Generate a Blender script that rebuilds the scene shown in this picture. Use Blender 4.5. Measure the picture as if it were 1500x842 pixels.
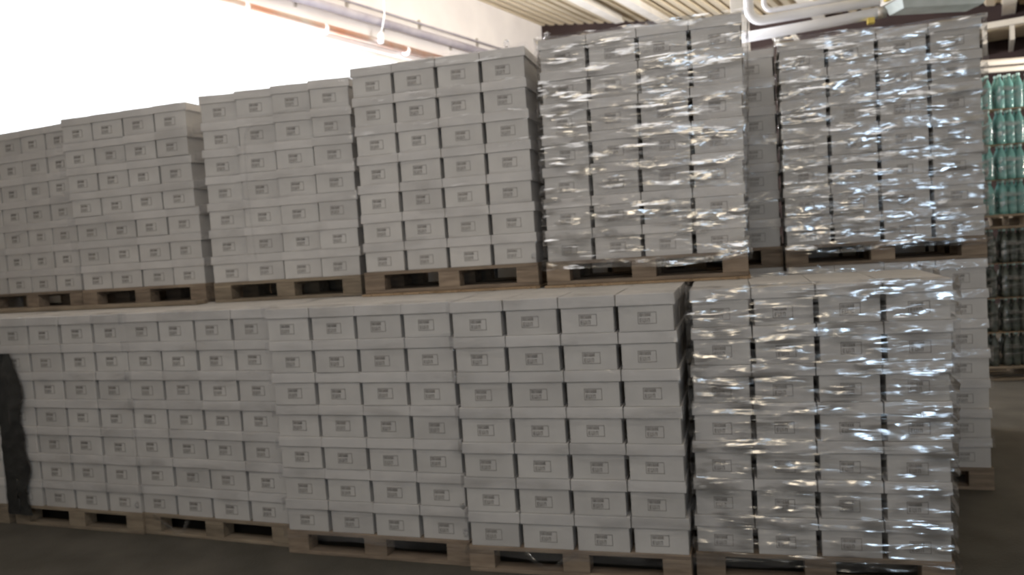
import bpy, bmesh, math, random
from mathutils import Vector, Matrix, noise
random.seed(7)
S = bpy.context.scene
for o in list(bpy.data.objects): bpy.data.objects.remove(o)
COL = S.collection

# ------------------------------------------------------------------ camera
YAW, PIT, ROL, FPX = -.332945, -.0604748, -.0676344, 1146.46
fw = Vector((math.sin(YAW)*math.cos(PIT), math.cos(YAW)*math.cos(PIT), math.sin(PIT)))
rt0 = Vector((math.cos(YAW), -math.sin(YAW), 0)); up0 = rt0.cross(fw)
rt = rt0*math.cos(ROL) + up0*math.sin(ROL); up = -rt0*math.sin(ROL) + up0*math.cos(ROL)
cd = bpy.data.cameras.new('camera'); cam = bpy.data.objects.new('camera', cd); COL.objects.link(cam)
M = Matrix((rt, up, -fw)).transposed().to_4x4(); M.translation = Vector((.485918, -4.018435, 1.807459))
cam.matrix_world = M
cd.sensor_width = 36; cd.lens = 36*FPX/1500; cd.clip_end = 200
cd.dof.use_dof = True; cd.dof.focus_distance = 1.7; cd.dof.aperture_fstop = 4.6
S.camera = cam

# ------------------------------------------------------------------ world, lights, exposure
w = bpy.data.worlds.new('sky'); S.world = w; w.use_nodes = True
bg = w.node_tree.nodes['Background']; bg.inputs[0].default_value = (.93, .96, 1, 1); bg.inputs[1].default_value = 3.0
def area(name, loc, tgt, sx, sy, power, col, spread=180):
    l = bpy.data.lights.new(name, 'AREA'); l.shape = 'RECTANGLE'; l.size = sx; l.size_y = sy
    l.energy = power; l.color = col; l.spread = math.radians(spread)
    o = bpy.data.objects.new(name, l); COL.objects.link(o); o.location = loc
    o.rotation_euler = (Vector(tgt)-Vector(loc)).to_track_quat('-Z', 'Y').to_euler()
    return o
# assumed unseen lights behind the camera for film glints; no door is built
area('assumed_cool_light', (3.5, -9.6, 2.0), (2.0, 0, 2.0), .55, 3.0, 72, (.60, .79, 1))
area('assumed_warm_light', (1.1, -9.6, 2.0), (.6, 0, 2.0), .6, 2.4, 26, (1, .84, .62))  # assumed warm light, unseen, placed for the warm glints on the film
area('high_glint_cool', (.45, -9.6, 5.0), (.2, 0, 2.4), .45, 1.6, 24, (.62, .80, 1))  # unseen cool light, added high up for glints on the upper film
area('high_glint_warm', (-1.1, -9.6, 5.0), (-.8, 0, 2.4), 1.0, 1.6, 26, (1, .86, .66))  # its warm partner, added for the same upper glints
# fill light added over the aisle to brighten the stack fronts
area('aisle_fill', (-.8, -3.2, 5.3), (-.8, .6, 2.2), 7.0, 2.2, 124, (.99, .97, .96))
# large window in the wall on the left
area('left_window_daylight', (-7.3, 6.2, 3.7), (1, 8.6, 6.6), 7, 2.4, 1900, (.95, .96, 1))
# unseen fill light added at the right for the ceiling and left wall
area('right_hall_fill', (8.2, 5.8, 2.4), (-.4, 10.2, 6.8), 5, 1.4, 390, (1, .94, .87), 60)
S.view_settings.view_transform = 'Standard'; S.view_settings.look = 'None'
S.view_settings.gamma = 1; S.view_settings.use_curve_mapping = False
S.view_settings.exposure = 0.0

# ------------------------------------------------------------------ materials
def nt(name):
    m = bpy.data.materials.new(name); m.use_nodes = True; t = m.node_tree; t.nodes.clear()
    return m, t, t.nodes, t.links
def mat(name, c, rough=.6, c2=None, scale=6, bump=0, bscale=40, metal=0, stretch=(1,1,1), spec=.5, trans=0, jitter=0):
    m, t, n, l = nt(name)
    out = n.new('ShaderNodeOutputMaterial'); b = n.new('ShaderNodeBsdfPrincipled'); l.new(b.outputs[0], out.inputs[0])
    b.inputs['Base Color'].default_value = (*c, 1); b.inputs['Roughness'].default_value = rough
    b.inputs['Metallic'].default_value = metal; b.inputs['Specular IOR Level'].default_value = spec
    b.inputs['Transmission Weight'].default_value = trans
    tc = n.new('ShaderNodeTexCoord'); mp = n.new('ShaderNodeMapping'); mp.inputs['Scale'].default_value = stretch
    l.new(tc.outputs['Object'], mp.inputs[0])
    if jitter:
        oi = n.new('ShaderNodeObjectInfo'); vm = n.new('ShaderNodeVectorMath'); vm.operation = 'MULTIPLY_ADD'
        l.new(oi.outputs['Random'], vm.inputs[0]); vm.inputs[1].default_value = (37, 11, 53); l.new(tc.outputs['Object'], vm.inputs[2]); l.new(vm.outputs[0], mp.inputs[0])
    if c2 or jitter:
        nz = n.new('ShaderNodeTexNoise'); nz.inputs['Scale'].default_value = scale; nz.inputs['Detail'].default_value = 5
        l.new(mp.outputs[0], nz.inputs[0])
        r = n.new('ShaderNodeValToRGB'); r.color_ramp.elements[0].position = .35; r.color_ramp.elements[1].position = .68
        r.color_ramp.elements[0].color = (*c, 1); r.color_ramp.elements[1].color = (*(c2 or c), 1)
        l.new(nz.outputs[0], r.inputs[0]); src = r.outputs[0]
        if jitter:
            ml = n.new('ShaderNodeMix'); ml.data_type = 'RGBA'; ml.blend_type = 'MULTIPLY'; ml.inputs[0].default_value = 1
            mr = n.new('ShaderNodeMapRange'); mr.inputs[3].default_value = 1-jitter; mr.inputs[4].default_value = 1+jitter
            l.new(oi.outputs['Random'], mr.inputs[0]); l.new(src, ml.inputs[6]); l.new(mr.outputs[0], ml.inputs[7]); src = ml.outputs[2]
        l.new(src, b.inputs['Base Color'])
    if bump:
        nb = n.new('ShaderNodeTexNoise'); nb.inputs['Scale'].default_value = bscale; l.new(mp.outputs[0], nb.inputs[0])
        bp = n.new('ShaderNodeBump'); bp.inputs['Strength'].default_value = bump; bp.inputs['Distance'].default_value = .01
        l.new(nb.outputs[0], bp.inputs['Height']); l.new(bp.outputs[0], b.inputs['Normal'])
    return m
M_BODY = mat('carton_board', (.49,.465,.44), .75, (.55,.525,.495), 5, .15, 30, jitter=.06)
M_LID = mat('carton_lid_board', (.53,.505,.48), .72, (.59,.56,.53), 5, .15, 30, jitter=.06)
M_INK = mat('carton_ink', (.24,.22,.20), .8, (.31,.285,.26), 60)
M_WOOD = mat('pallet_wood', (.19,.14,.10), .85, (.30,.23,.165), 5, .4, 60, stretch=(1,6,6), jitter=.18)
M_WOOD2 = mat('grey_pallet_wood', (.20,.155,.11), .85, (.30,.24,.17), 5, .4, 60, stretch=(1,6,6), jitter=.18)
M_BROWN = mat('brown_cardboard', (.28,.19,.11), .85, (.38,.27,.17), 9, .3, 40)
M_FLOOR = mat('concrete_floor', (.06,.054,.043), .8, (.095,.085,.07), 3, .35, 60)
M_WALLW = mat('white_painted_wall', (.74,.71,.71), .8, (.82,.79,.78), 1.2, .15, 20)
M_DARKW = mat('dark_brown_wall', (.024,.013,.012), .9, (.036,.02,.017), 2, .1, 20)
M_PLAST = mat('plain_wall', (.50,.48,.45), .9, (.58,.55,.5), 1, .1, 20)
M_DECK = mat('ceiling_deck', (.60,.51,.36), .8, (.70,.61,.46), .8, .15, 12)
M_RAFT = mat('painted_steel', (.78,.75,.70), .6, (.68,.65,.6), 3)
M_PIPE = mat('white_pipe', (.82,.82,.84), .35, (.74,.74,.78), 4)
M_GPIPE = mat('grey_pipe', (.33,.31,.37), .5, (.45,.43,.48), 3)
M_RUST = mat('rusty_conduit', (.42,.20,.13), .7, (.40,.36,.33), 1.5)
M_METAL = mat('dull_metal', (.45,.42,.38), .45, metal=.7)
M_YEL = mat('yellow_brass', (.65,.5,.1), .5)
M_FIX = mat('lamp_housing', (.62,.68,.68), .5, (.5,.56,.55), 6)
M_BLACK = mat('near_black_sheet', (.016,.016,.016), .5, (.03,.03,.028), 8, .3, 30)
M_DULL = mat('dull_painted_steel', (.40,.37,.32), .7, (.48,.44,.38), 3)
M_CORD = mat('white_cord', (.85,.85,.85), .6)
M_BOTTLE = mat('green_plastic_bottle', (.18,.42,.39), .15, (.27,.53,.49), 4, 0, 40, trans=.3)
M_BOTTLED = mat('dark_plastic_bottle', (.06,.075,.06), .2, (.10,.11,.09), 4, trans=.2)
M_CAP = mat('bottle_cap', (.45,.62,.58), .5)

def film_mat(name, shine, haze, stretch, bscale, bstr, rough=.13):
    m, t, n, l = nt(name)
    out = n.new('ShaderNodeOutputMaterial')
    tc = n.new('ShaderNodeTexCoord'); mp = n.new('ShaderNodeMapping'); mp.inputs['Scale'].default_value = stretch
    mp.inputs['Rotation'].default_value = (0, .07, 0)
    l.new(tc.outputs['Object'], mp.inputs[0])
    n1 = n.new('ShaderNodeTexNoise'); n1.inputs['Scale'].default_value = bscale; n1.inputs['Detail'].default_value = 3; n1.inputs['Distortion'].default_value = .6
    l.new(mp.outputs[0], n1.inputs[0])
    bp = n.new('ShaderNodeBump'); bp.inputs['Strength'].default_value = bstr; bp.inputs['Distance'].default_value = .02
    l.new(n1.outputs[0], bp.inputs['Height'])
    tr = n.new('ShaderNodeBsdfTransparent'); tr.inputs[0].default_value = (.98,.98,.985,1)
    gl = n.new('ShaderNodeBsdfGlossy'); gl.inputs['Roughness'].default_value = rough; l.new(bp.outputs[0], gl.inputs['Normal'])
    df = n.new('ShaderNodeBsdfDiffuse'); df.inputs[0].default_value = (.8,.79,.78,1); l.new(bp.outputs[0], df.inputs['Normal'])
    n2 = n.new('ShaderNodeTexNoise'); n2.inputs['Scale'].default_value = bscale*.5; n2.inputs['Detail'].default_value = 5; l.new(mp.outputs[0], n2.inputs[0])
    mr = n.new('ShaderNodeMapRange'); mr.inputs[1].default_value = .42; mr.inputs[2].default_value = .75; mr.inputs[3].default_value = haze*.3; mr.inputs[4].default_value = haze*1.8
    l.new(n2.outputs[0], mr.inputs[0])
    m1 = n.new('ShaderNodeMixShader'); l.new(mr.outputs[0], m1.inputs[0]); l.new(tr.outputs[0], m1.inputs[1]); l.new(df.outputs[0], m1.inputs[2])
    tl = n.new('ShaderNodeBsdfTranslucent'); tl.inputs[0].default_value = (.85,.85,.9,1); md = n.new('ShaderNodeMixShader'); md.inputs[0].default_value = .3
    l.new(df.outputs[0], md.inputs[1]); l.new(tl.outputs[0], md.inputs[2]); l.new(md.outputs[0], m1.inputs[2])
    lw = n.new('ShaderNodeLayerWeight'); lw.inputs[0].default_value = .25; l.new(bp.outputs[0], lw.inputs['Normal'])
    mf = n.new('ShaderNodeMapRange'); mf.inputs[3].default_value = shine; mf.inputs[4].default_value = min(1, shine*3); l.new(lw.outputs['Fresnel'], mf.inputs[0])
    m2 = n.new('ShaderNodeMixShader'); 
    n3 = n.new('ShaderNodeTexNoise'); n3.inputs['Scale'].default_value = 5; n3.inputs['Detail'].default_value = 3; mp3 = n.new('ShaderNodeMapping'); mp3.inputs['Scale'].default_value = (1,1,3.5)
    l.new(tc.outputs['Object'], mp3.inputs[0]); l.new(mp3.outputs[0], n3.inputs[0])
    r3 = n.new('ShaderNodeMapRange'); r3.inputs[1].default_value = .46; r3.inputs[2].default_value = .64; r3.inputs[3].default_value = .12; r3.inputs[4].default_value = 2.3; l.new(n3.outputs[0], r3.inputs[0])
    mm = n.new('ShaderNodeMath'); mm.operation = 'MULTIPLY'; l.new(mf.outputs[0], mm.inputs[0]); l.new(r3.outputs[0], mm.inputs[1])
    l.new(mm.outputs[0], m2.inputs[0]); l.new(m1.outputs[0], m2.inputs[1]); l.new(gl.outputs[0], m2.inputs[2])
    l.new(m2.outputs[0], out.inputs[0])
    return m
M_FILM = film_mat('stretch_film', .05, .07, (1,1,3), 6, .4)
M_FILMH = film_mat('creased_stretch_film', .19, .06, (1,1,8), 2.3, .5, .14)
def glass_mat():
    m, t, n, l = nt('window_glass')
    out = n.new('ShaderNodeOutputMaterial'); tr = n.new('ShaderNodeBsdfTransparent'); gl = n.new('ShaderNodeBsdfGlossy'); gl.inputs['Roughness'].default_value = .05
    mx = n.new('ShaderNodeMixShader'); mx.inputs[0].default_value = .06
    l.new(tr.outputs[0], mx.inputs[1]); l.new(gl.outputs[0], mx.inputs[2]); l.new(mx.outputs[0], out.inputs[0]); return m
M_GLASS = glass_mat()

# ------------------------------------------------------------------ mesh helpers
class MB:
    def __init__(s): s.v = []; s.f = []
    def add(s, vs, fs, mx=None):
        k = len(s.v)
        for v in vs:
            v = Vector(v); s.v.append(mx @ v if mx else v)
        for f in fs: s.f.append([i+k for i in f])
        return s
    def box(s, a, b, mx=None):
        x0,y0,z0 = a; x1,y1,z1 = b
        return s.add([(x0,y0,z0),(x1,y0,z0),(x1,y1,z0),(x0,y1,z0),(x0,y0,z1),(x1,y0,z1),(x1,y1,z1),(x0,y1,z1)],
                     [(3,2,1,0),(4,5,6,7),(0,1,5,4),(1,2,6,5),(2,3,7,6),(3,0,4,7)], mx)
    def tube(s, pts, r, n=14, cap=True):
        pts = [Vector(p) for p in pts]; rings = []; k = len(s.v); ref = None
        for i, p in enumerate(pts):
            t = (pts[min(i+1, len(pts)-1)]-pts[max(i-1, 0)]).normalized()
            if ref is None: ref = t.orthogonal().normalized()
            ref = (ref - t*ref.dot(t)).normalized(); b = t.cross(ref)
            rr = r[i] if isinstance(r, (list, tuple)) else r
            for j in range(n):
                a = 2*math.pi*j/n; s.v.append(p + ref*math.cos(a)*rr + b*math.sin(a)*rr)
        for i in range(len(pts)-1):
            for j in range(n):
                s.f.append([k+i*n+j, k+i*n+(j+1)%n, k+(i+1)*n+(j+1)%n, k+(i+1)*n+j])
        if cap:
            s.f.append([k+j for j in range(n)][::-1]); s.f.append([k+(len(pts)-1)*n+j for j in range(n)])
        return s
    def mesh(s, name, m, bevel=0, smooth=False):
        me = bpy.data.meshes.new(name); me.from_pydata([tuple(v) for v in s.v], [], s.f); me.materials.append(m)
        if bevel:
            bm = bmesh.new(); bm.from_mesh(me)
            bmesh.ops.bevel(bm, geom=bm.edges[:], offset=bevel, segments=2, affect='EDGES', profile=.5, clamp_overlap=True)
            bm.to_mesh(me); bm.free()
        if smooth:
            for p in me.polygons: p.use_smooth = True
        return me
    def build(s, name, m, parent=None, bevel=0, smooth=False, loc=None):
        return link(name, s.mesh(name, m, bevel, smooth), parent, loc)
def link(name, me, parent=None, loc=None):
    o = bpy.data.objects.new(name, me); COL.objects.link(o)
    if parent: o.parent = parent
    if loc is not None: o.location = loc
    return o
def tag(o, label, cat, group=None, kind=None):
    if label: o['label'] = label
    if cat: o['category'] = cat
    if group: o['group'] = group
    if kind: o['kind'] = kind
    return o
def empty(name, loc=(0,0,0), rz=0):
    o = bpy.data.objects.new(name, None); COL.objects.link(o); o.location = loc; o.rotation_euler = (0,0,rz); o.empty_display_size = .1
    return o
def struct(o): o['kind'] = 'structure'; return o

# ------------------------------------------------------------------ the hall (wall directions as seen: the left wall runs obliquely)
CN = Vector((-4.8285, 14.8832, 7.0)); D = Vector((.2172, .97613, 0)); EX = Vector((.97613, -.2172, 0))
CE = Vector((.96398, -.21450, -.15724)).normalized()
def P(t, s, z): v = CN + D*t + EX*s; v.z = z; return v
def ceil_z(s): return 7.0 + s*CE.z/math.hypot(CE.x, CE.y)
def slab(a, b, c, d, th):        # quad in space given thickness vector
    th = Vector(th); vs = [Vector(q) for q in (a,b,c,d)]
    return vs + [q+th for q in vs], [(0,1,2,3),(7,6,5,4),(0,4,5,1),(1,5,6,2),(2,6,7,3),(3,7,4,0)]
T0, S1 = -26.0, 15.0
struct(MB().box((-16,-12,-.1),(16,20,0)).build('floor', M_FLOOR))
# left wall with its window opening (window from t=-23 to t=-4.0, z 1.2 to 5.36)
WT0, WT1, WZ0, WZ1 = -13.6, -4.2, 2.4, 5.34
wl = MB()
def wall_piece(mb, t0, t1, z0, z1, s=0, th=-.25):
    mb.add(*slab(P(t0,s,z0), P(t1,s,z0), P(t1,s,z1), P(t0,s,z1), EX*th))
wall_piece(wl, T0, WT0, 0, 7.1); wall_piece(wl, WT0, WT1, 0, WZ0); wall_piece(wl, WT0, WT1, WZ1, 7.1); wall_piece(wl, WT1, .3, 0, 7.1)
struct(wl.build('wall_left', M_WALLW))
fr = MB(); 
for t in (WT0, WT1-.08): wall_piece(fr, t, t+.08, WZ0, WZ1, -.08, -.08)
for z in (WZ0, WZ1-.08): wall_piece(fr, WT0+.08, WT1-.08, z, z+.08, -.08, -.08)
fo = struct(fr.build('window_1', M_RAFT))
g = MB(); wall_piece(g, WT0+.07, WT1-.07, WZ0+.07, WZ1-.07, -.115, -.01); g.build('window_glass', M_GLASS, fo)
# far wall, dark brown
fwl = MB(); 
def far_piece(mb, s0, s1, z0, z1, t=0, th=.25):
    mb.add(*slab(P(t,s0,z0), P(t,s0,z1), P(t,s1,z1), P(t,s1,z0), D*th))
far_piece(fwl, -.25, S1, 0, 7.1)
struct(fwl.build('wall_far', M_DARKW))
rw = MB(); rw.add(*slab(P(T0,S1,0), P(.3,S1,0), P(.3,S1,7.1), P(T0,S1,7.1), EX*.25)); struct(rw.build('wall_right', M_PLAST))
bk = MB()
a = P(T0,-.25,0); b = P(T0,S1+.25,0); bk.add(*slab(a, b, b+Vector((0,0,7.1)), a+Vector((0,0,7.1)), D*-.25)); struct(bk.build('wall_back', M_PLAST))
# ceiling: corrugated deck, ribs run along the hall
prof = []; s = -.3; pitch = .26
while s < S1+.3:
    prof += [(s,0),(s+.13,0),(s+.165,.05),(s+.225,.05)]; s += pitch
cl = MB(); vs = []
for (s_, h_) in prof:
    for t_ in (T0-.2, .05):
        p = P(t_, s_, ceil_z(s_)+h_); vs.append(p)
k = len(prof)
cl.add(vs, [(2*i, 2*i+1, 2*i+3, 2*i+2) for i in range(k-1)])
cl.add([v+Vector((0,0,.12)) for v in vs], [(2*i+2, 2*i+3, 2*i+1, 2*i) for i in range(k-1)])
struct(cl.build('ceiling', M_DECK))
# rafters under the deck
for i, (s_, t0, t1) in enumerate([(2.32,-20,-.75),(3.23,-20,0),(6.4,-20,0),(9.6,-20,0),(12.5,-20,0)]):
    m = MB(); z = ceil_z(s_)
    m.add(*slab(P(t0,s_,z-.16), P(t1,s_,z-.16), P(t1,s_,z-.01), P(t0,s_,z-.01), EX*.13))
    m.add(*slab(P(t0,s_-.04,z-.18), P(t1,s_-.04,z-.18), P(t1,s_-.04,z-.16), P(t0,s_-.04,z-.16), EX*.21))
    struct(m.build('trim_%d' % (i+1), M_RAFT))

# ------------------------------------------------------------------ pipes on the left wall
def wp(t, z, off): v = CN + D*t + EX*off; v.z = z; return v
def bracket_mb(t, z, off):
    m = MB(); m.add(*slab(wp(t,z-.10,0), wp(t+.05,z-.10,0), wp(t+.05,z+.10,0), wp(t,z+.10,0), EX*.03)); m.add(*slab(wp(t,z-.015,.02), wp(t+.05,z-.015,.02), wp(t+.05,z+.015,.02), wp(t,z+.015,.02), EX*(off-.01))); return m
def wall_pipe(name, t0, t1, z0, z1, off, r, m, label, cat, br):
    o = MB().tube([wp(t0+(t1-t0)*i/6, z0+(z1-z0)*i/6, off) for i in range(7)], r, 14).build(name, m, smooth=True)
    tag(o, label, cat)
    for t in br:
        zz = z0+(z1-z0)*(t-t0)/(t1-t0)
        bracket_mb(t, zz, off).build('pipe_bracket', M_METAL, o)
wall_pipe('wall_pipe', -22, -1.0, 5.72, 5.86, .14, .075, M_GPIPE, 'thick grey pipe running along the white wall above the bright window', 'pipe', (-16,-12,-8.2,-6.1,-4.0))
wall_pipe('thin_pipe', -22, -1.0, 5.93, 6.07, .10, .022, M_GPIPE, 'thin grey pipe just above the thick pipe on the white wall', 'pipe', (-14,-10,-7.0,-5.0,-3.0))
o = MB().tube([wp(-22,5.44,.12), wp(-1.5,5.47,.12)], .065, 12).build('cable_conduit', M_RUST, smooth=True)
tag(o, 'rust-coloured conduit along the top edge of the bright window', 'conduit')
for t in (-18,-13,-9.3,-7.7,-5.6,-3.5): MB().tube([wp(t,5.44,.12), wp(t+.06,5.44,.12)], .085, 14).build('clamp', M_PIPE, o, smooth=True)
hc = MB().tube([wp(-6.33, ceil_z(.3), .32), wp(-6.34,5.9,.30), wp(-6.38,5.62,.24)], .012, 8).build('hanging_cord', M_CORD, smooth=True)
tag(hc, 'thin white cord hanging down the white wall in front of the pipes', 'cord')
MB().tube([wp(-6.38,5.62,.24), wp(-6.40,5.56,.24), wp(-6.42,5.42,.24)], [.02,.06,.05], 12).build('cord_plug', M_PIPE, hc, smooth=True)

# ------------------------------------------------------------------ post and white pipes behind the stacks
pc = MB().box((-.085,-.085,0),(.085,.085,5.78)).box((-.14,-.14,0),(.14,.14,.02)).build('steel_post', M_RAFT, bevel=.004, loc=(.20,4.46,0))
tag(pc, 'white square steel post standing behind the stacks at the pipe bend', 'post')
def arc(c, r, a0, a1, n=8):
    return [Vector((c[0]+r*math.cos(math.radians(a0+(a1-a0)*i/n)), c[1], c[2]+r*math.sin(math.radians(a0+(a1-a0)*i/n)))) for i in range(n+1)]
YP = 4.02
pa = MB().tube([(.30,YP,4.6),(.30,YP,3.90)] + arc((.42,YP,3.86), .12, 180, 270) + [(.9,YP,3.75),(1.47,YP,3.76)], .046, 16).build('heating_pipe', M_PIPE, smooth=True)
tag(pa, 'white heating pipe bending from vertical to horizontal under the ceiling', 'pipe')
MB().tube([(1.44,YP,3.76),(1.50,YP,3.76)], .055, 16).build('end_cap', M_METAL, pa, smooth=True)
v1 = MB().box((1.29,YP-.06,3.80),(1.34,YP+.02,3.85)).tube([(1.315,YP,3.79),(1.315,YP,3.87)], .012, 8).build('valve', M_YEL, pa, bevel=.004)
pb = MB().tube([(.22,YP,3.60),(.9,YP,3.625),(1.47,YP,3.655)], .05, 16).build('heating_pipe', M_PIPE, smooth=True)
tag(pb, 'lower straight white heating pipe with capped right end', 'pipe')
MB().tube([(1.42,YP,3.653),(1.49,YP,3.656)], .058, 16).build('end_cap', M_METAL, pb, smooth=True)
MB().box((1.33,YP-.05,3.56),(1.39,YP+.02,3.61)).build('valve', M_YEL, pb, bevel=.004)
pt = MB().tube([(.44,YP+.2,4.6),(.44,YP+.2,3.98)] + arc((.52,YP+.2,3.95), .08, 180, 270) + [(1.0,YP+.2,3.875),(1.46,YP+.2,3.885)], .026, 12).build('thin_heating_pipe', M_PIPE, smooth=True)
tag(pt, 'thin white pipe running above the heating pipes at the top edge', 'pipe')
for i, (xa, xb) in enumerate(((.60,.74),(.80,.92))):
    q = MB().box((-.02,-.02,0),(.02,.02,.5)).build('pipe_strut', M_RAFT, loc=(xb,YP+.3,3.22)); q.rotation_euler = (0,-.5,0)
    tag(q, ('left' if i == 0 else 'right') + ' white diagonal strut below the lower heating pipe', 'strut')
# lamp housing
lh = empty('ceiling_lamp', (1.89,4.0,3.60), .38)
m = MB(); m.add([(-.36,-.12,0),(.36,-.12,0),(.36,.12,0),(-.36,.12,0),(-.40,-.16,.09),(.40,-.16,.09),(.40,.16,.09),(-.40,.16,.09)], [(3,2,1,0),(4,5,6,7),(0,1,5,4),(1,2,6,5),(2,3,7,6),(3,0,4,7)])
m.build('lamp_diffuser', M_FIX, lh, bevel=.008)
MB().box((-.42,-.17,.09),(.42,.17,.15)).build('lamp_housing', M_RAFT, lh, bevel=.006)
for x in (-.3,.3): MB().tube([(x,0,.15),(x,0,1.6)], .008, 8).build('suspension_rod', M_METAL, lh)
MB().box((-.46,-.03,.10),(-.42,.03,.16)).build('end_clip', M_YEL, lh, bevel=.004)
tag(lh, 'unlit long ceiling lamp hanging above the rightmost upper stack', 'ceiling lamp')

# canopy on the far wall at the right, and the twin rail above the bottle stacks
cn = MB(); far_piece(cn, 8.2, 13, 4.86, 4.96, -1.3, .10)
co = cn.build('fascia_beam', M_DULL); tag(co, 'pale fascia beam of a ribbed canopy on the dark far wall', 'beam')
m = MB(); far_piece(m, 8.2, 13, 4.86, 4.90, -1.2, 1.2); m.build('canopy_deck', M_DECK, co)
s_ = 8.45
while s_ < 13:
    m = MB(); m.add(*slab(P(-1.24,s_,4.62), P(-.02,s_,4.62), P(-.02,s_,4.86), P(-1.24,s_,4.86), EX*.07)); m.build('rib', M_DULL, co); s_ += .40
rl = empty('guard_rail', (3.0,7.3,0), .25)
MB().tube([(-.9,0,3.51),(2.6,0,3.51)], .035, 12).build('lower_rail', M_DULL, rl, smooth=True)
MB().tube([(-.9,0,3.60),(2.6,0,3.60)], .04, 12).build('upper_rail', M_DULL, rl, smooth=True)
for x in (-.85,2.55): MB().box((x-.05,-.05,0),(x+.05,.05,3.66)).build('upright', M_RAFT, rl)
tag(rl, 'white twin-bar rail on uprights behind the green bottle packs', 'rail')

# ------------------------------------------------------------------ pallets
HC = .193; LT = .144+7*HC
def pal_parts():
    parts = []
    for i, (y, wd) in enumerate([(.0,.145),(.164,.10),(.3275,.145),(.536,.10),(.655,.145)]):
        parts.append(('top_board', MB().box((0,y,.122),(1.2,y+wd,.144))))
    for x in (0,.5275,1.055): parts.append(('cross_board', MB().box((x,0,.100),(x+.145,.8,.122))))
    for x in (0,.5275,1.055):
        for y, wd in ((0,.10),(.3275,.145),(.70,.10)): parts.append(('block', MB().box((x,y,.022),(x+.145,y+wd,.100))))
    for y, wd in ((0,.10),(.3275,.145),(.70,.10)): parts.append(('bottom_board', MB().box((0,y,0),(1.2,y+wd,.022))))
    return [(n, m.mesh(n, M_WOOD, .003), m.mesh(n, M_WOOD2, .003)) for n, m in parts]
PAL = pal_parts()
def pallet(x, y, z, t, label, grey=0, group=None):
    r = empty('pallet', (x,y,z), t)
    for n, a, b in PAL: link(n, b if grey else a, r)
    tag(r, label, 'pallet', group); return r

# ------------------------------------------------------------------ cartons
BW, BD, LW, LD, LH = .274, .384, .2965, .396, .060
def carton_body(v):
    m = MB(); b = .004*v
    m.add([(-BW/2,.006,0),(BW/2,.006,0),(BW/2,.006+BD,0),(-BW/2,.006+BD,0),(-BW/2,.006,HC-LH+.01),(BW/2,.006,HC-LH+.01),(BW/2,.006+BD,HC-LH+.01),(-BW/2,.006+BD,HC-LH+.01)],
          [(3,2,1,0),(4,5,6,7),(0,1,5,4),(1,2,6,5),(2,3,7,6),(3,0,4,7)])
    return m
def carton_lid():
    z0, z1 = HC-LH, HC-.001
    m = MB(); m.add([(-LW/2,0,z0),(LW/2,0,z0),(LW/2,LD,z0),(-LW/2,LD,z0),(-LW/2+.002,.002,z1),(LW/2-.002,.002,z1),(LW/2-.002,LD-.002,z1),(-LW/2+.002,LD-.002,z1)],
          [(3,2,1,0),(4,5,6,7),(0,1,5,4),(1,2,6,5),(2,3,7,6),(3,0,4,7)])
    return m
def mark_mb(seed):
    rnd = random.Random(seed); m = MB(); y0, y1 = .0045, .0065; cx = 0; zc = (HC-LH)*.50
    W_, H_ = .094, .060
    for (a, b, c, d) in ((-W_/2,-W_/2+.003,-H_/2,H_/2),(W_/2-.003,W_/2,-H_/2,H_/2),(-W_/2,W_/2,-H_/2,-H_/2+.003),(-W_/2,W_/2,H_/2-.003,H_/2)):
        m.box((a,y0,zc+c),(b,y1,zc+d))
    # first line of small heavy capitals, second line of larger letters
    def glyphs(x, z, h, gw, n, st):
        for i in range(n):
            k = rnd.choice('HENIUM')
            m.box((x,y0,z),(x+st,y1,z+h))
            if k in 'HNUM': m.box((x+gw-st,y0,z),(x+gw,y1,z+h))
            if k in 'HE': m.box((x,y0,z+h/2-st/2),(x+gw,y1,z+h/2+st/2))
            if k in 'EU': m.box((x,y0,z),(x+gw,y1,z+st))
            if k in 'ENM': m.box((x,y0,z+h-st),(x+gw,y1,z+h))
            x += gw*1.28 if k != 'I' else gw*.7
    glyphs(-.040, zc+.008, .016, .0085, 7, .0034)
    glyphs(-.038, zc-.022, .021, .0120, 4, .0036)
    return m
BODY = [carton_body(i).mesh('carton_body', M_BODY, .003) for i in range(2)]
LID = carton_lid().mesh('carton_lid', M_LID, .003)
MARK = [mark_mb(11).mesh('printed_mark', M_INK)]
NCART = [0]
def carton(x, y, z, t, label, group):
    r = empty('carton', (x,y,z), t)
    link('body', BODY[NCART[0] % 2], r); link('lid', LID, r)
    k = link('printed_mark', MARK[0], r); k.location = (random.uniform(-.008,.008), 0, random.uniform(-.004,.004))
    tag(r, label, 'carton', group); NCART[0] += 1
    return r
LAY = ['bottom layer', 'second layer from the bottom', 'third layer from the bottom', 'middle layer', 'third layer from the top', 'second layer from the top', 'top layer']
CNM = ['leftmost', 'left-centre', 'right-centre', 'rightmost']
stock = MB()
def stock_box(mx):
    stock.box((-BW/2,.006,0),(BW/2,.006+BD,HC-LH+.01), mx); stock.box((-LW/2,0,HC-LH),(LW/2,LD,HC-.001), mx)

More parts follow.
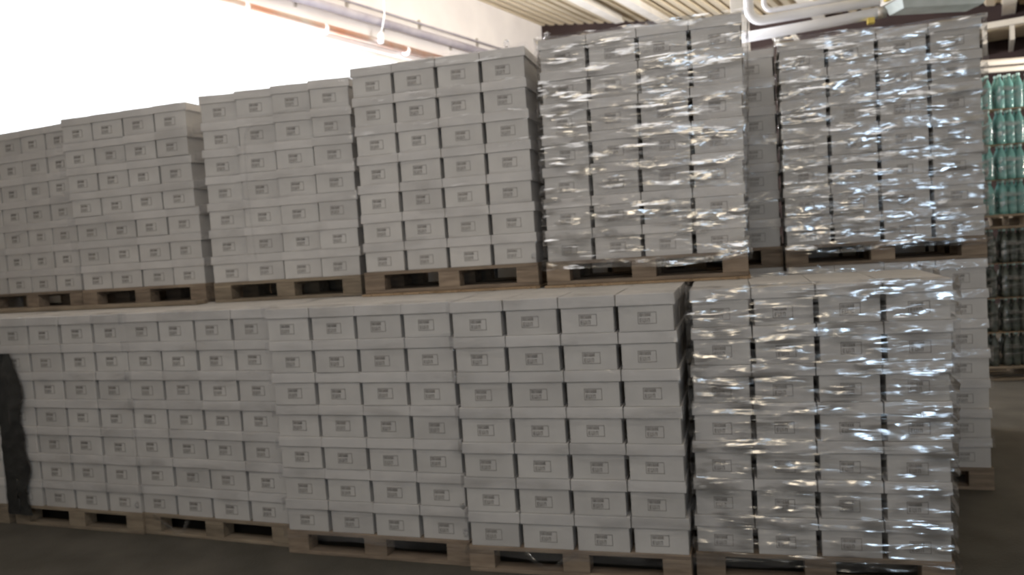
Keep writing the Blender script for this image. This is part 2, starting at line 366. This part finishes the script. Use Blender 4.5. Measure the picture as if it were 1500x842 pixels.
# name, x, y, rot, lean x, lean y, base z, carton yaw, columns, description, wood grey
STK = {
 'L0': (-6.10, .04, 0, 0, 0, 0, 0, (2,3), 'lower stack at the left edge', 1),
 'L1': (-4.842, .047, -.023, .002, .003, 0, .0, (0,1,2,3), 'leftmost full lower stack', 1),
 'L2': (-3.655, .041, -.040, -.006, -.012, 0, .02, (0,1,2,3), 'second lower stack from the left', 1),
 'L3': (-2.428, -.079, .001, -.003, -.022, 0, .02, (0,1,2,3), 'middle lower stack', 0),
 'L4': (-1.212, -.131, .045, -.005, -.012, 0, .0, (0,1,2,3), 'second lower stack from the right', 0),
 'L5': (0.004, -.014, .055, .028, .009, 0, .0, (0,1,2,3), 'lower right stack in creased film', 0),
 'L6': (.515, 1.576, .027, .004, 0, 0, 0, (3,), 'dim rear lower stack at right', 0),
 'A': (-6.065, .923, -.078, .012, .023, LT, .02, (0,1,2,3), 'upper stack at the left edge', 0),
 'B': (-4.803, .777, .005, -.020, -.033, LT, .05, (0,1,2,3), 'second upper stack from the left', 0),
 'C': (-3.443, .683, .030, .007, .008, LT, .16, (0,1,2,3), 'third upper stack from the left', 1),
 'D': (-2.159, .620, .063, .002, .010, LT+.016, .01, (0,1,2,3), 'fourth upper stack from the left', 0),
 'E': (-.892, .639, .049, .029, .010, LT+.016, 0, (0,1,2,3), 'shiny upper stack before the post', 0),
 'F': (.515, 1.576, .027, .010, .004, LT, 0, (0,1,2,3), 'rightmost upper stack', 0),
 'G': (-.70, 1.70, 0, 0, 0, LT, 0, (3,), 'far upper stack in the narrow gap', 0),
}
GRP = {}
random.seed(3)
for n, (x, y, t, lx, ly, z0, cy, cols, desc, grey) in STK.items():
    ct, st = math.cos(t), math.sin(t)
    def W(a, b, h, dx=0, dy=0): return Vector((x + a*ct - b*st + lx*h, y + a*st + b*ct + ly*h, z0+.144+h))
    pallet(x, y, z0, t, ('greyish' if grey else 'brown') + ' wooden pallet under the ' + desc, grey)
    for r in range(7):
        sh = random.uniform(-.004,.004) * (1.8 if n in 'BC' else 1)
        for c in range(4):
            jy = random.uniform(-.004,.006); jt = cy + random.uniform(-.006,.006)*(cy < .1)
            if cy > .03: jy += .012
            h = r*HC
            if c in cols:
                p = W((c+.5)*.3+sh, jy, h)
                carton(p.x, p.y, p.z, t+jt, 'grey carton, %s, %s column, %s' % (LAY[r], CNM[c], desc), 'cartons of the ' + desc)
            elif n != 'L0':
                p = W((c+.5)*.3+sh, jy, h); stock_box(Matrix.Translation(p) @ Matrix.Rotation(t, 4, 'Z'))
            if n == 'L0' and c not in cols: continue
            p = W((c+.5)*.3+sh*.5, .402+.035*(cy > .1)+.012*(.03 < cy < .1), h); stock_box(Matrix.Translation(p) @ Matrix.Rotation(t, 4, 'Z'))
# second lower row, carrying the rear of the upper stacks
for (x, y) in ((-6.1,1.16),(-4.86,.99),(-3.62,.90),(-2.39,.88),(-1.15,.88),(-.70,1.70)):
    for r in range(7):
        for c in range(4):
            for b in (0,1): stock_box(Matrix.Translation((x+(c+.5)*.3, y+b*.4, .144+r*HC)))
    pallet(x, y, 0, 0, 'wooden pallet of the hidden second lower row', 1, 'pallets of the hidden second row')
# unseen rows of the same goods, added to block the bright wall behind
for (x, y) in ((-7.36,.98),(-6.75,1.98),(-5.5,1.84),(-4.25,1.76),(-3.0,1.74),(-1.93,1.74),(.62,2.52),(-.70,2.56),(-1.93,2.58)):
    for r in range(12):
        for c in range(4):
            for b in (0,1): stock_box(Matrix.Translation((x+(c+.5)*.3, y+b*.4, .144+r*HC)))
    pallet(x, y, 0, 0, 'wooden pallet of the hidden rear rows', 1, 'pallets of the hidden rear rows')
so = stock.build('carton_stock', M_BODY); tag(so, 'grey cartons packed behind the front ranks of all stacks', 'cartons', None, 'stuff')
# layer sheets of brown cardboard under two upper stacks
for n, lab in (('D','torn brown cardboard sheet under the fourth upper stack from the left'),('E','torn brown cardboard sheet under the tall shiny upper stack')):
    x, y, t = STK[n][0], STK[n][1], STK[n][2]
    N = 60; vs = []; fs = []
    for i in range(N+1):
        u = -.01 + 1.22*i/N; f = -.03 - .025*abs(noise.noise(Vector((i*.35, x, 1)))) * 2
        for (yy, zz) in ((f,0),(f,.014),(.80,.014),(.80,0)): vs.append((u,yy,zz))
    for i in range(N):
        for j in range(4): fs.append((i*4+j, i*4+(j+1)%4, i*4+4+(j+1)%4, i*4+4+j))
    fs += [(0,1,2,3),(4*N+3,4*N+2,4*N+1,4*N)]
    o = MB().add(vs, fs).build('cardboard_sheet', M_BROWN, loc=(x,y,LT+.001)); o.rotation_euler = (0,0,t)
    tag(o, lab, 'cardboard sheet')
# long plank lying on the lower tier at the left
pk = MB().box((0,0,0),(2.5,.12,.028)).build('wooden_plank', M_WOOD2, bevel=.004, loc=(-6.0,.60,LT+.002)); pk.rotation_euler = (0,0,-.02)
tag(pk, 'long thin plank lying on the lower tier under the two leftmost upper stacks', 'plank')

# ------------------------------------------------------------------ stretch film: ribbons wound round each stack
def film(n, bands, mt, amp, label, depth=.80, cap=True, skirt=True, step=.012, nz_rows=7):
    x, y, t, lx, ly, z0 = STK[n][:6]; ct, st = math.cos(t), math.sin(t)
    seed = sum(ord(c) for c in n)*1.7
    pts = []; rr = .03; X0, X1, Y0, Y1 = -.006, 1.206, -.012, depth+.012
    def seg(ax, ay, bx, by):
        L = math.hypot(bx-ax, by-ay); k = max(1, int(L/step))
        for i in range(k): pts.append((ax+(bx-ax)*i/k, ay+(by-ay)*i/k))
    def corner(cx, cy, a0):
        for i in range(5):
            a = math.radians(a0+90*i/5); pts.append((cx+rr*.4*math.cos(a), cy+rr*.4*math.sin(a)))
    q = rr*.4
    seg(X0+q,Y0,X1-q,Y0); corner(X1-q,Y0+q,-90); seg(X1,Y0+q,X1,Y1-q); corner(X1-q,Y1-q,0)
    seg(X1-q,Y1,X0+q,Y1); corner(X0+q,Y1-q,90); seg(X0,Y1-q,X0,Y0+q); corner(X0+q,Y0+q,180)
    K = len(pts); mb = MB()
    cxm, cym = .6, depth/2
    ya = STK[n][6]
    for bi, (zc, hh) in enumerate(bands):
        vs = []; sl = random.uniform(-.012,.012)
        for j in range(nz_rows):
            fj = j/(nz_rows-1)
            for i, (px, py) in enumerate(pts):
                lo = zc-hh/2 + .02*noise.noise(Vector((px*3, py*3, seed+bi*2.3)))
                hi = zc+hh/2 + .02*noise.noise(Vector((px*3, py*3, seed+bi*2.3+50)))
                z = lo+(hi-lo)*fj + sl*(px-.6)
                d = noise.noise(Vector((px*4+seed, py*4, z*26)))*.68 + noise.noise(Vector((px*13, py*13+seed, z*55)))*.32
                off = amp*(.55+d) + .001*bi%2
                off = max(off, .0015)
                nx = 1 if px >= X1-.001 else (-1 if px <= X0+.001 else 0); ny = 1 if py >= Y1-.001 else (-1 if py <= Y0+.001 else 0)
                if nx == 0 and ny == 0: nx = 1 if px > cxm else -1; ny = 1 if py > cym else -1
                if ya > .03 and ny < 0: off += (.030 if ya > .1 else .013)
                ax, ay = px+nx*off, py+ny*off
                vs.append((x+ax*ct-ay*st+lx*z, y+ax*st+ay*ct+ly*z, z0+.144+max(z,-.12)))
        fs = [(j*K+i, j*K+(i+1)%K, (j+1)*K+(i+1)%K, (j+1)*K+i) for j in range(nz_rows-1) for i in range(K)]
        mb.add(vs, fs)
    o = mb.build('stretch_film', mt, smooth=True); tag(o, label, 'stretch film')
    if cap:   # folded over the top edge
        m = MB(); vs = []; A = 70; B = 8; H = 7*HC
        for j in range(B):
            for i in range(A+1):
                u = -.008+1.216*i/A; wdt = .10+.06*noise.noise(Vector((u*4, seed, 0)))
                v = -.012 + wdt*j/(B-1)
                z = H+.004 + .006*abs(noise.noise(Vector((u*14, v*30, seed)))) + (-.0 if j else -.012)
                ax, ay = u, v
                vs.append((x+ax*ct-ay*st+lx*z, y+ax*st+ay*ct+ly*z, z0+.144+z))
        m.add(vs, [(j*(A+1)+i, j*(A+1)+i+1, (j+1)*(A+1)+i+1, (j+1)*(A+1)+i) for j in range(B-1) for i in range(A)])
        m.build('top_fold', mt, o, smooth=True)
    return o
def crumple(film_o, p, size, mt):
    bm = bmesh.new(); bmesh.ops.create_icosphere(bm, subdivisions=4, radius=1)
    for v in bm.verts:
        k = .65+.75*noise.noise(v.co*3+Vector(p)*7)+.3*abs(noise.noise(v.co*9)); v.co = Vector((v.co.x*size*k, v.co.y*size*.5*k, v.co.z*size*1.3*k))+Vector(p)
    me = bpy.data.meshes.new('film_knot'); bm.to_mesh(me); bm.free(); me.materials.append(mt)
    for q in me.polygons: q.use_smooth = True
    return link('film_knot', me, film_o)
random.seed(11)
def lidbands(h): return [((r+1)*HC-LH/2, h) for r in range(7)]
FL = {}
for n in ('L1','L2','L3','L4','A','B','C','D','L6','G'):
    bands = lidbands(.075) + ([(-.02,.06)] if n in ('L4','L3') else [])
    FL[n] = film(n, bands, M_FILM, .006, 'clear stretch film wound round the ' + STK[n][8], step=.02, nz_rows=5)
for n in ('L5','E','F'):
    bands = []
    for r in range(7):
        bands.append(((r+1)*HC-LH/2-.005, .10)); bands.append(((r+.30)*HC, .075 if r % 2 else .06))
    bands.append((-.02,.07))
    FL[n] = film(n, bands, M_FILMH, .011, 'creased glinting stretch film wound round the ' + STK[n][8], step=.009, nz_rows=10)
crumple(FL['L3'], (-1.235,-.10,.20), .022, M_FILMH)
crumple(FL['L3'], (-1.235,-.12,.36), .014, M_FILMH)
crumple(FL['L1'], (-3.66,-.0,.21), .020, M_FILMH)
crumple(FL['D'], (-.98,.68,1.70), .018, M_FILMH)
crumple(FL['D'], (-1.08,.72,3.03), .022, M_FILMH)
crumple(FL['E'], (-.80,.66,3.03), .022, M_FILMH)
# near-black sheet over the left column of the leftmost stack
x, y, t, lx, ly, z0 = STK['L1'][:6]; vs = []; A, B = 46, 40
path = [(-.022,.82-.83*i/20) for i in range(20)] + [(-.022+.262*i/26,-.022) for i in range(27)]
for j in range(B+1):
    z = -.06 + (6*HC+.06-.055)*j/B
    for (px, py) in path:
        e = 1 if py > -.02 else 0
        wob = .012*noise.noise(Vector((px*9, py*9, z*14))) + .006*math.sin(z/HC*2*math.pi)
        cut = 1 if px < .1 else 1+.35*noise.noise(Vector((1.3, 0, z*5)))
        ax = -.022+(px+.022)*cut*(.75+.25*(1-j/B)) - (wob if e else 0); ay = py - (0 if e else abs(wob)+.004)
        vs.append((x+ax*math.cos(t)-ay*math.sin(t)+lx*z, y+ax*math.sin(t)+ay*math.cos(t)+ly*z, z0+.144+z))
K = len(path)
o = MB().add(vs, [(j*K+i, j*K+i+1, (j+1)*K+i+1, (j+1)*K+i) for j in range(B) for i in range(K-1)]).build('dark_sheet', M_BLACK, smooth=True)
tag(o, 'near-black sheet over the left column of the leftmost full lower stack', 'plastic cover')
# slack loops: V-shaped tail on the pallet of one stack, an arched crease on another
def ribbon(pts, wd, mt, parent, name='loose_tail'):
    vs = []; fs = []
    for i, p in enumerate(pts):
        p = Vector(p); tdir = (Vector(pts[min(i+1,len(pts)-1)])-Vector(pts[max(i-1,0)])).normalized(); nrm = tdir.cross(Vector((0,-1,0))).normalized()
        for s in (-1,0,1): vs.append(p + nrm*wd*s*.5 + Vector((0,-.006 if s == 0 else 0,0)))
    for i in range(len(pts)-1):
        for s in (0,1): fs.append((i*3+s,i*3+s+1,i*3+s+4,i*3+s+3))
    return MB().add(vs, fs).build(name, mt, parent, smooth=True)
x, y, t = STK['L4'][:3]
ribbon([(x+.33,y-.012,.135),(x+.38,y-.02,.09),(x+.44,y-.025,.055),(x+.49,y-.02,.06),(x+.54,y-.015,.10),(x+.62,y-.006,.14)], .025, M_FILMH, FL['L4'])
x, y, t = STK['L2'][:3]
ribbon([(x+.10,y-.012,.14),(x+.20,y-.03,.10),(x+.30,y-.035,.03),(x+.36,y-.03,.05),(x+.40,y-.03,.13)], .03, M_FILMH, FL['L2'])
x, y, t, lx, ly, z0 = STK['C'][:6]
ap = []
for i in range(26):
    f = i/25
    if f < .55: u = .40-.02*math.sin(f*5); z = .20+.95*f/.55*.93
    else:
        a = (f-.55)/.45*math.pi*.62; u = .40+.16*(1-math.cos(a)); z = 1.085+.07*math.sin(a)
    ap.append((x+u, y-.028+u*.03, z0+.144+z-.05))
ribbon(ap, .022, M_FILM, FL['C'], 'arched_crease')

# ------------------------------------------------------------------ bottle packs at the right
def lathe(prof, n=14):
    m = MB(); vs = []
    for r, z in prof:
        for j in range(n): a = 2*math.pi*j/n; vs.append((r*math.cos(a), r*math.sin(a), z))
    fs = [(i*n+j, i*n+(j+1)%n, (i+1)*n+(j+1)%n, (i+1)*n+j) for i in range(len(prof)-1) for j in range(n)]
    fs.append(tuple(range(n))[::-1]); fs.append(tuple((len(prof)-1)*n+j for j in range(n)))
    return m.add(vs, fs)
BP = [(.034,0),(.043,.012),(.043,.07),(.040,.08),(.043,.09),(.043,.15),(.040,.16),(.043,.17),(.043,.22),(.036,.26),(.022,.295),(.014,.315),(.014,.33)]
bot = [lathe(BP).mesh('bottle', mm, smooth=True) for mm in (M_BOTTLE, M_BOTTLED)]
capm = lathe([(.017,.33),(.017,.352),(.014,.354)]).mesh('bottle_cap', M_CAP)
def sleeve():
    m = MB(); pts = []
    for (cx, cy, a0) in ((.088,-.043,-90),(.088,.043,0),(-.088,.043,90),(-.088,-.043,180)):
        for i in range(6): a = math.radians(a0+90*i/5); pts.append((cx+.046*math.cos(a), cy+.046*math.sin(a)))
    K = len(pts); vs = []
    for j in range(6):
        for i, (px, py) in enumerate(pts): k = 1+.03*noise.noise(Vector((px*30, py*30, j*1.3))); vs.append((px*k, py*k, .03+.20*j/5))
    return m.add(vs, [(j*K+i, j*K+(i+1)%K, (j+1)*K+(i+1)%K, (j+1)*K+i) for j in range(5) for i in range(K)])
slv = sleeve().mesh('shrink_sleeve', M_FILMH, smooth=True)
BPX, BPY, BPT = 2.36, 5.25, .19
def pack(px, py, pz, dark, label, group):
    r = empty('bottle_pack', (px,py,pz), BPT)
    for iy in range(2):
        for ix in range(3):
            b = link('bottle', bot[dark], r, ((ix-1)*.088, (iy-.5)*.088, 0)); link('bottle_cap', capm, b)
    link('shrink_sleeve', slv, r); tag(r, label, 'bottle pack', group)
LY4 = ['bottom layer', 'second layer from the bottom', 'second layer from the top', 'top layer']
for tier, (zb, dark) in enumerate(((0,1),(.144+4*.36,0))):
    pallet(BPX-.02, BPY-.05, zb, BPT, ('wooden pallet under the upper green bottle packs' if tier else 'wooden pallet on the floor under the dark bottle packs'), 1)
    for r in range(4):
        for c in range(4):
            u = .13+c*.30; v = .09
            px = BPX+u*math.cos(BPT)-v*math.sin(BPT); py = BPY+u*math.sin(BPT)+v*math.cos(BPT)
            pack(px, py, zb+.144+r*.36, dark, '%s six-bottle pack, %s, %s column at the right edge' % ('dark lower' if dark else 'teal upper', LY4[r], CNM[c]), ('dark' if dark else 'green') + ' bottle packs at the right edge')
        if r < 3 or tier == 0:
            o = MB().box((0,-.02,0),(1.16,.24,.004)).build('layer_card', M_BROWN, loc=(BPX-.01,BPY,zb+.144+(r+1)*.36-.005)); o.rotation_euler = (0,0,BPT)
            tag(o, 'thin card laid on the %s of the %s bottle packs' % (LY4[r], 'dark lower' if dark else 'teal upper'), 'layer card')
